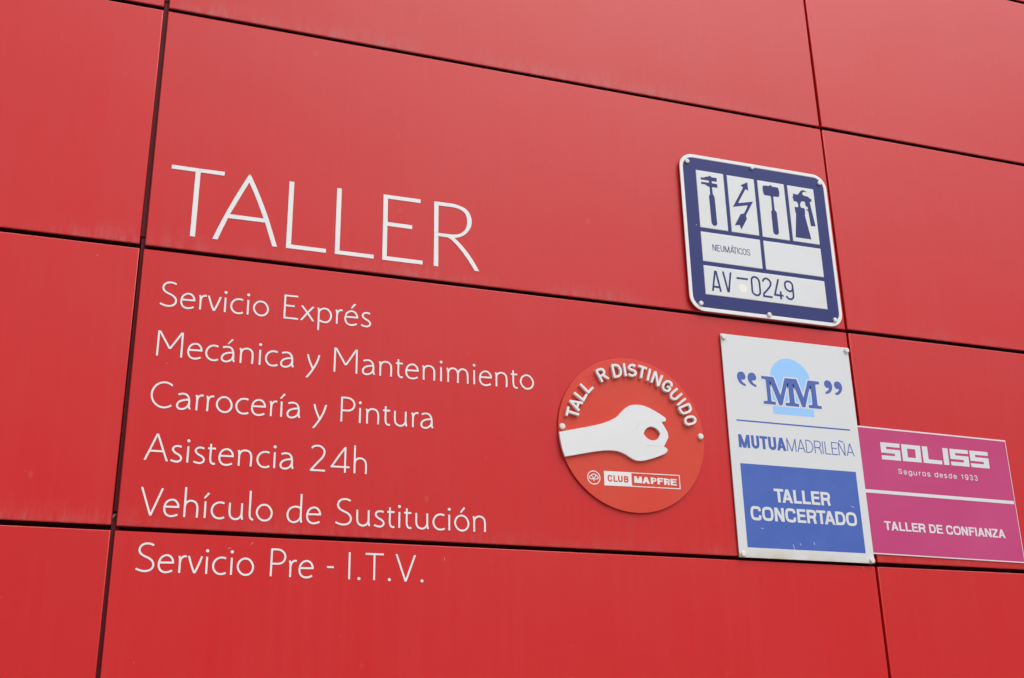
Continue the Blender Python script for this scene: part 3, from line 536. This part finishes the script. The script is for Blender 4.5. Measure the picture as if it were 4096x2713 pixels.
disc_red = noise_tint(new_mat('disc_orange_red', srgb(212, 62, 42), 0.42, 0.35), srgb(208, 78, 60), 4.0, 0.4, 0.8, amount=0.7)
fresh_red = new_mat('unfaded_red', srgb(209, 42, 42), 0.45)
letter_white = noise_tint(new_mat('white_raised_letter', (0.80, 0.795, 0.78, 1), 0.45), (0.66, 0.63, 0.60, 1), 30.0, 0.5, 0.85, amount=0.6)
hand_white = noise_tint(new_mat('white_hand', (0.76, 0.785, 0.785, 1), 0.38), (0.68, 0.69, 0.69, 1), 3.0, 0.45, 0.85, amount=0.6)
chalk = new_mat('pale_scrape', (0.62, 0.36, 0.34, 1), 0.7)
moss = noise_tint(new_mat('moss', (0.16, 0.13, 0.03, 1), 0.9), (0.32, 0.26, 0.07, 1), 180.0, 0.4, 0.7)
scratch_grey = new_mat('grey_scuff', (0.55, 0.56, 0.58, 1), 0.6)
concrete = noise_tint(new_mat('concrete', (0.34, 0.33, 0.31, 1), 0.85), (0.26, 0.25, 0.235, 1), 2.0, 0.4, 0.7)

# ------------------------------------------------------------------ ground and building
g = MB()
i = g.add([(-150, -150 - 0, 0), (150, -150, 0), (150, 150, 0), (-150, 150, 0)])
g.v = [(-150, -150, 0), (150, -150, 0), (150, 150, 0), (-150, 150, 0)]
g.face((0, 1, 2, 3))
ground = g.build('ground', concrete); ground['kind'] = 'structure'

facade = thing('clad_building', 'red building wall clad in large metal panels with dark open joints', 'building', (0, 0, 0))
FD = 0.042                                                   # depth of a folded cassette
# column edges (left, right) per row as measured: row r spans from its top seam downwards
PITCH = 1.0
COLS = {0: ((-2.905, -0.0158), (-2.905, -0.0160), (-2.905, -0.0162), (-2.905, -0.0150), (-2.905, -0.0150), (-2.905, -0.0150)),
        1: ((0.0012, 2.8870), (0.0015, 2.8870), (0.0018, 2.8893), (0.0004, 2.8902), (-0.0008, 2.8868), (0.0, 2.8870)),
        2: ((2.8995, 5.787), (2.8995, 5.787), (2.9000, 5.787), (2.9030, 5.787), (2.9002, 5.787), (2.900, 5.787))}
def cassette(w, h):
    mb = MB(); R = 0.0034
    prof = [(0.0, -FD), (0.0, -R), (R*0.076, -R*0.617), (R*0.293, -R*0.293), (R*0.617, -R*0.076), (R, 0.0)]
    rings = [mb.add([(i, i, d), (w-i, i, d), (w-i, h-i, d), (i, h-i, d)]) for i, d in prof]
    for k, (a, b) in enumerate(zip(rings, rings[1:])):
        for j in range(4):
            q = (j+1) % 4
            if k == 0 and j == 0: continue                   # open underside: only a short lip below
            mb.face((a+j, a+q, b+q, b+j), k > 0)
    lip = mb.add([(0, 0, -R), (w, 0, -R), (w, 0, -0.006), (0, 0, -0.006), (w, 0.0025, -0.006), (0, 0.0025, -0.006)])
    mb.face((lip+3, lip+2, lip+1, lip)); mb.face((lip+5, lip+4, lip+2, lip+3))
    mb.face([rings[-1]+j for j in range(4)])
    return mb
for c in COLS:
    for r in range(6):                                       # rows from two above the top seam to the ground course
        top = 2.0 - r * PITCH - 0.0002; bottom = 1.0 - r * PITCH + 0.0150
        if c == 2: bottom += 0.0022
        if c == 0: bottom += 0.0024
        l, rt = COLS[c][r]
        p = cassette(rt - l, top - bottom).build('cladding_panel', paint, facade)
        p.location = (l, 0, bottom + BASE)
        p.pass_index = {(1, 1): 115, (1, 2): 40, (2, 0): 105, (2, 1): 70, (2, 2): 45, (3, 0): 60, (3, 1): 35, (3, 2): 30}.get((r, c), 50)
# rails that close the upright joints, in lengths that meet a little above each level seam
def box(mb, u0, u1, v0, v1, dback, dfront): mb.poly([(u0, v0), (u1, v0), (u1, v1), (u0, v1)], dback, dfront)
breaks = [2.0, 1.052, 0.055, -0.9475, -1.9385, -2.94, -3.4]
for a, b in zip(breaks, breaks[1:]):
    mb = MB(); sh = 0.0035 if a < -0.5 and a > -1.5 else 0.0
    box(mb, -0.0145 + sh, 0.012, b + 0.006 + BASE, a + BASE, -FD - 0.001, -0.027)
    mb.build('joint_rail', rail_red, facade)
for a, b in zip(breaks, breaks[1:]):
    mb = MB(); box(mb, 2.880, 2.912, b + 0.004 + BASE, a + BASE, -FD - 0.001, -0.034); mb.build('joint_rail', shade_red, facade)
mb = MB(); mb.poly([(-0.0125, -1.948 + BASE), (-0.006, -1.941 + BASE), (-0.004, -1.944 + BASE), (-0.0125, -1.958 + BASE)], -0.028, -0.022); mb.build('sealant_scrap', grey_dirty, facade)
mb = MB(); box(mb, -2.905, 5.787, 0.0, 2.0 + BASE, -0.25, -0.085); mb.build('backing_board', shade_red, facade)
mb = MB(); box(mb, -2.905, 5.787, 0.0, 2.0 + BASE, -6.0, -0.2502); mb.build('masonry_core', concrete, facade)
mb = MB(); box(mb, -2.93, 5.81, 0.0, 0.395, -0.0845, 0.012); mb.build('plinth', concrete, facade)
mb = MB(); box(mb, -2.93, 5.81, 2.0 + BASE + 0.004, 2.06 + BASE, -6.03, 0.02); mb.build('roof_coping', shade_red, facade)

# ------------------------------------------------------------------ lettering stuck to the panels
HO, HD = DATA['HEAD']
t = thing('wall_lettering', 'large white word TALLER, the tallest lettering on the red wall', 'lettering', place(HO))
for ch, shs in HD.items():
    mb = MB(); shapes(mb, shs, 0.019, 0.0, 0.0011); mb.build('letter', vinyl, t)

LINE_LABELS = ['thin white line reading Servicio Exprés, topmost of the six service lines',
 'thin white line reading Mecánica y Mantenimiento, longest of the service lines',
 'thin white line reading Carrocería y Pintura, third of the service lines',
 'thin white line reading Asistencia 24h, above the Vehículo de Sustitución line',
 'thin white line reading Vehículo de Sustitución, just above the lowest level joint',
 'thin white line reading Servicio Pre - I.T.V., below the lowest level joint']
first = {}
for (nm, slope, b0, glyphs), label in zip(DATA['LINES'], LINE_LABELS):
    u_first = glyphs[0][1] * 0.001
    t = thing('wall_lettering', label, 'lettering', place((u_first, b0*0.001 + slope*u_first)), 'white service lines on the wall')
    for ch, u in glyphs:
        if ch not in first:
            mb = MB(); shapes(mb, DATA['GL'][ch], 0.0064, 0.0, 0.0010); o = mb.build('letter', vinyl, t); first[ch] = o
        else:
            o = first[ch].copy(); COL.objects.link(o); o.parent = t
        o.location = (u*0.001 - u_first, 0, slope*(u*0.001 - u_first))

for pts in DATA['MARKS']:
    mb = MB(); mb.ribbon(M_([(p[0], p[1] + BASE*1000) for p in pts]), 0.0013, -0.0005, 0.0003); mb.build('scratch', chalk, facade)

CAP = [(1.0, -0.006), (1.0, 0.0035), (0.97, 0.0050), (0.86, 0.0060), (0.6, 0.0063)]
def screw(parent, c, r, d, mat=cap_white):
    mb = MB(); mb.lathe((c[0]*.001, c[1]*.001), [(r*k, d + z*r/0.0085) for k, z in CAP]); return mb.build('screw_cap', mat, parent)

# ------------------------------------------------------------------ official workshop plate
A = DATA['AV']
t = thing('workshop_plate', 'navy and white square plate with tool pictograms and number AV-0249', 'sign', place(A['O']))
W, H = A['size'][0]*.001, A['size'][1]*.001
mb = MB(); plate(mb, 0, W, 0, H, 0.066, [(0.060, 0.0125), (0.0008, 0.0125), (0.0, 0.0132), (0.0, 0.0158), (0.0004, 0.0165), (0.0013, 0.0170), (0.0142, 0.0170), (0.0162, 0.0155), (0.019, 0.0152)]); mb.build('plate', vinyl, t)
f = [x*.001 for x in A['field']]
mb = MB(); plate(mb, f[0], f[1], f[2], f[3], 0.050, [(0.0, 0.0148), (0.0, 0.0160), (0.0008, 0.0163)]); field = mb.build('navy_field', navy, t)
cells = []
for u0, u1, v0, v1 in A['cells']:
    mb = MB(); plate(mb, u0*.001, u1*.001, v0*.001, v1*.001, 0.0015, [(0.0, 0.0155), (0.0, 0.0166), (0.0009, 0.0178), (0.0022, 0.0183)], 3)
    cells.append(mb.build('white_box', enamel, t))
for k in range(4):
    mb = MB(); shapes(mb, [('P', A['pict'][k])], 0, 0.0180, 0.0189); mb.build('pictogram', navy, cells[k])
word(A['neu'], navy, cells[4], 0.0180, 0.0184)
for shs in A['num']:
    mb = MB(); shapes(mb, shs, A['numw']*.001, 0.0180, 0.0190); mb.build('character', navy, cells[6])
mb = MB(); mb.disc((A['disc'][0]*.001, A['disc'][1]*.001), A['disc'][2]*.001, 0.0180, 0.0186); mb.build('round_sticker', new_mat('cream_sticker', (0.86, 0.84, 0.76, 1), 0.5), cells[6])
for c in A['screws']: screw(t, c, 0.0098, 0.0168)
mb = MB(); mb.poly([(0.055, 0.392), (0.0605, 0.3935), (0.0600, 0.3905)], 0.0160, 0.0166); mb.build('paint_chip', vinyl, t)

# ------------------------------------------------------------------ round plate with the hand
C = DATA['ROUND']
t = thing('round_sign', 'orange red round sign with white hand and raised arched letters', 'sign', place(C['O']))
r = C['r']*.001
mb = MB(); mb.lathe((0, 0), [(r-0.02, 0.0030), (r, 0.0030), (r, 0.0073), (r-0.0006, 0.0082), (r-0.0014, 0.0085)], 120); disc = mb.build('disc', disc_red, t)
hp = corner_smooth(M_(C['hand'])); hh = corner_smooth(M_(C['hole']))
mb = MB(); mb.poly(hp, 0.0080, 0.0185, [hh]); hand = mb.build('hand_shape', hand_white, t)
for s in C['scr']:
    mb = MB(); mb.ribbon(cat_rom(M_(s)), 0.0011, 0.0183, 0.0188); mb.build('scuff', scratch_grey, hand)
for ch, shs in C['arc']:
    mb = MB(); shapes(mb, shs, 0.0088, 0.0083, 0.0215); mb.build('raised_letter', letter_white, t)
mb = MB(); shapes(mb, C['ghost'], 0.0090, 0.0080, 0.00855); mb.build('letter_trace', fresh_red, t)
for pts in C['moss']:
    mb = MB(); mb.poly(M_(pts), 0.0080, 0.0115); mb.build('moss_tuft', moss, t)
mb = MB(); mb.ribbon([(C['ringc'][0]*.001 + (C['ringr']*.001-.0018)*math.cos(a*math.pi/30), C['ringc'][1]*.001 + (C['ringr']*.001-.0018)*math.sin(a*math.pi/30)) for a in range(60)], 0.0036, 0.0080, 0.0089, True)
shapes(mb, C['tree'], 0.0033, 0.0080, 0.0089); mb.build('tree_emblem', letter_white, t)
mb = MB(); shapes(mb, [('P', C['box'])], 0, 0.0080, 0.0088); cb = mb.build('white_box', letter_white, t)
word(C['club'], disc_red, cb, 0.0086, 0.0092)
mb = MB(); q = M_(C['frame'][0]); mb.ribbon(q, 0.0034, 0.0080, 0.0090, True); fb = mb.build('frame_line', letter_white, t)
word(C['mapfre'], letter_white, fb, 0.0080, 0.0088)
for c in C['screws']: screw(t, c, 0.0118, 0.0085)

# ------------------------------------------------------------------ white insurer panel
K = DATA['MM']
t = thing('insurer_sign', 'tall white sign with blue double letter emblem and blue TALLER CONCERTADO box', 'sign', place(K['O']))
W, H = K['size'][0]*.001, K['size'][1]*.001
mb = MB(); plate(mb, 0, W, 0, H, 0.0025, [(0.0, 0.0055), (0.0, 0.0094), (0.0006, 0.0100)], 4); mb.build('panel', sheet_white, t)
mb = MB(); shapes(mb, [('Q', K['light'])], 0, 0.0095, 0.0101); lb = mb.build('emblem', sky_blue, t)
mb = MB(); mb.ribbon(M_(K['mm']), K['halo']*.001*0.92, 0.0095, 0.0104, True); mb.build('white_outline', enamel, lb)
mb = MB(); shapes(mb, [('P', K['mm'])], 0, 0.0095, 0.0108); mb.build('monogram', ink_blue, lb)
for p in K['quotes']:
    mb = MB(); shapes(mb, [('Q', p)], 0, 0.0095, 0.0103); mb.build('quote_mark', ink_blue, t)
a = [x*.001 for x in K['line']]; mb = MB(); box(mb, a[0], a[1], a[2], a[3], 0.0095, 0.0103); mb.build('rule_line', ink_blue, t)
word(K['mutua'], ink_blue, t, 0.0095, 0.0103)
word(K['madri'], ink_blue, t, 0.0095, 0.0103)
a = [x*.001 for x in K['box']]; mb = MB(); box(mb, a[0], a[1], a[2], a[3], 0.0095, 0.0102); bb = mb.build('blue_box', blue, t)
word(K['t1'], enamel, bb, 0.0100, 0.0107)
word(K['t2'], enamel, bb, 0.0100, 0.0107)
for s in K['scr']:
    mb = MB(); mb.ribbon(M_(s), 0.0014, 0.0100, 0.0106); mb.build('scratch', vinyl, bb)
for c in K['screws']: screw(t, c, 0.0112, 0.0098)

# ------------------------------------------------------------------ magenta insurer panel
S = DATA['MAG']
t = thing('magenta_sign', 'wide magenta sign with white block letters tucked beside the tall white sign', 'sign', place(S['O']))
t.rotation_euler = (0, S['tilt'], 0)                         # hung a touch out of level
W, H = S['size'][0]*.001, S['size'][1]*.001
mb = MB(); plate(mb, -0.012, W, 0, H, 0.001, [(0.0, 0.0012), (0.0, 0.0036), (0.0004, 0.0040)], 2); mb.build('panel', pale_pink, t)
f = [x*.001 for x in S['field']]
mb = MB(); box(mb, -0.0115, W - 0.0032, 0.0050, H - 0.0062, 0.0036, 0.0043); fld = mb.build('magenta_field', magenta, t)
a = [x*.001 for x in S['bar']]; mb = MB(); box(mb, -0.0115, a[1], a[2], a[3], 0.0040, 0.0048); mb.build('white_stripe', enamel, t)
for loops in S['soliss']:
    mb = MB(); shapes(mb, [('P',) + tuple(loops)], 0, 0.0040, 0.0047); mb.build('block_letter', enamel, fld)
word(S['seg'], pale_pink, fld, 0.0040, 0.0047, small=True)
word(S['conf'], pale_pink, fld, 0.0040, 0.0047)
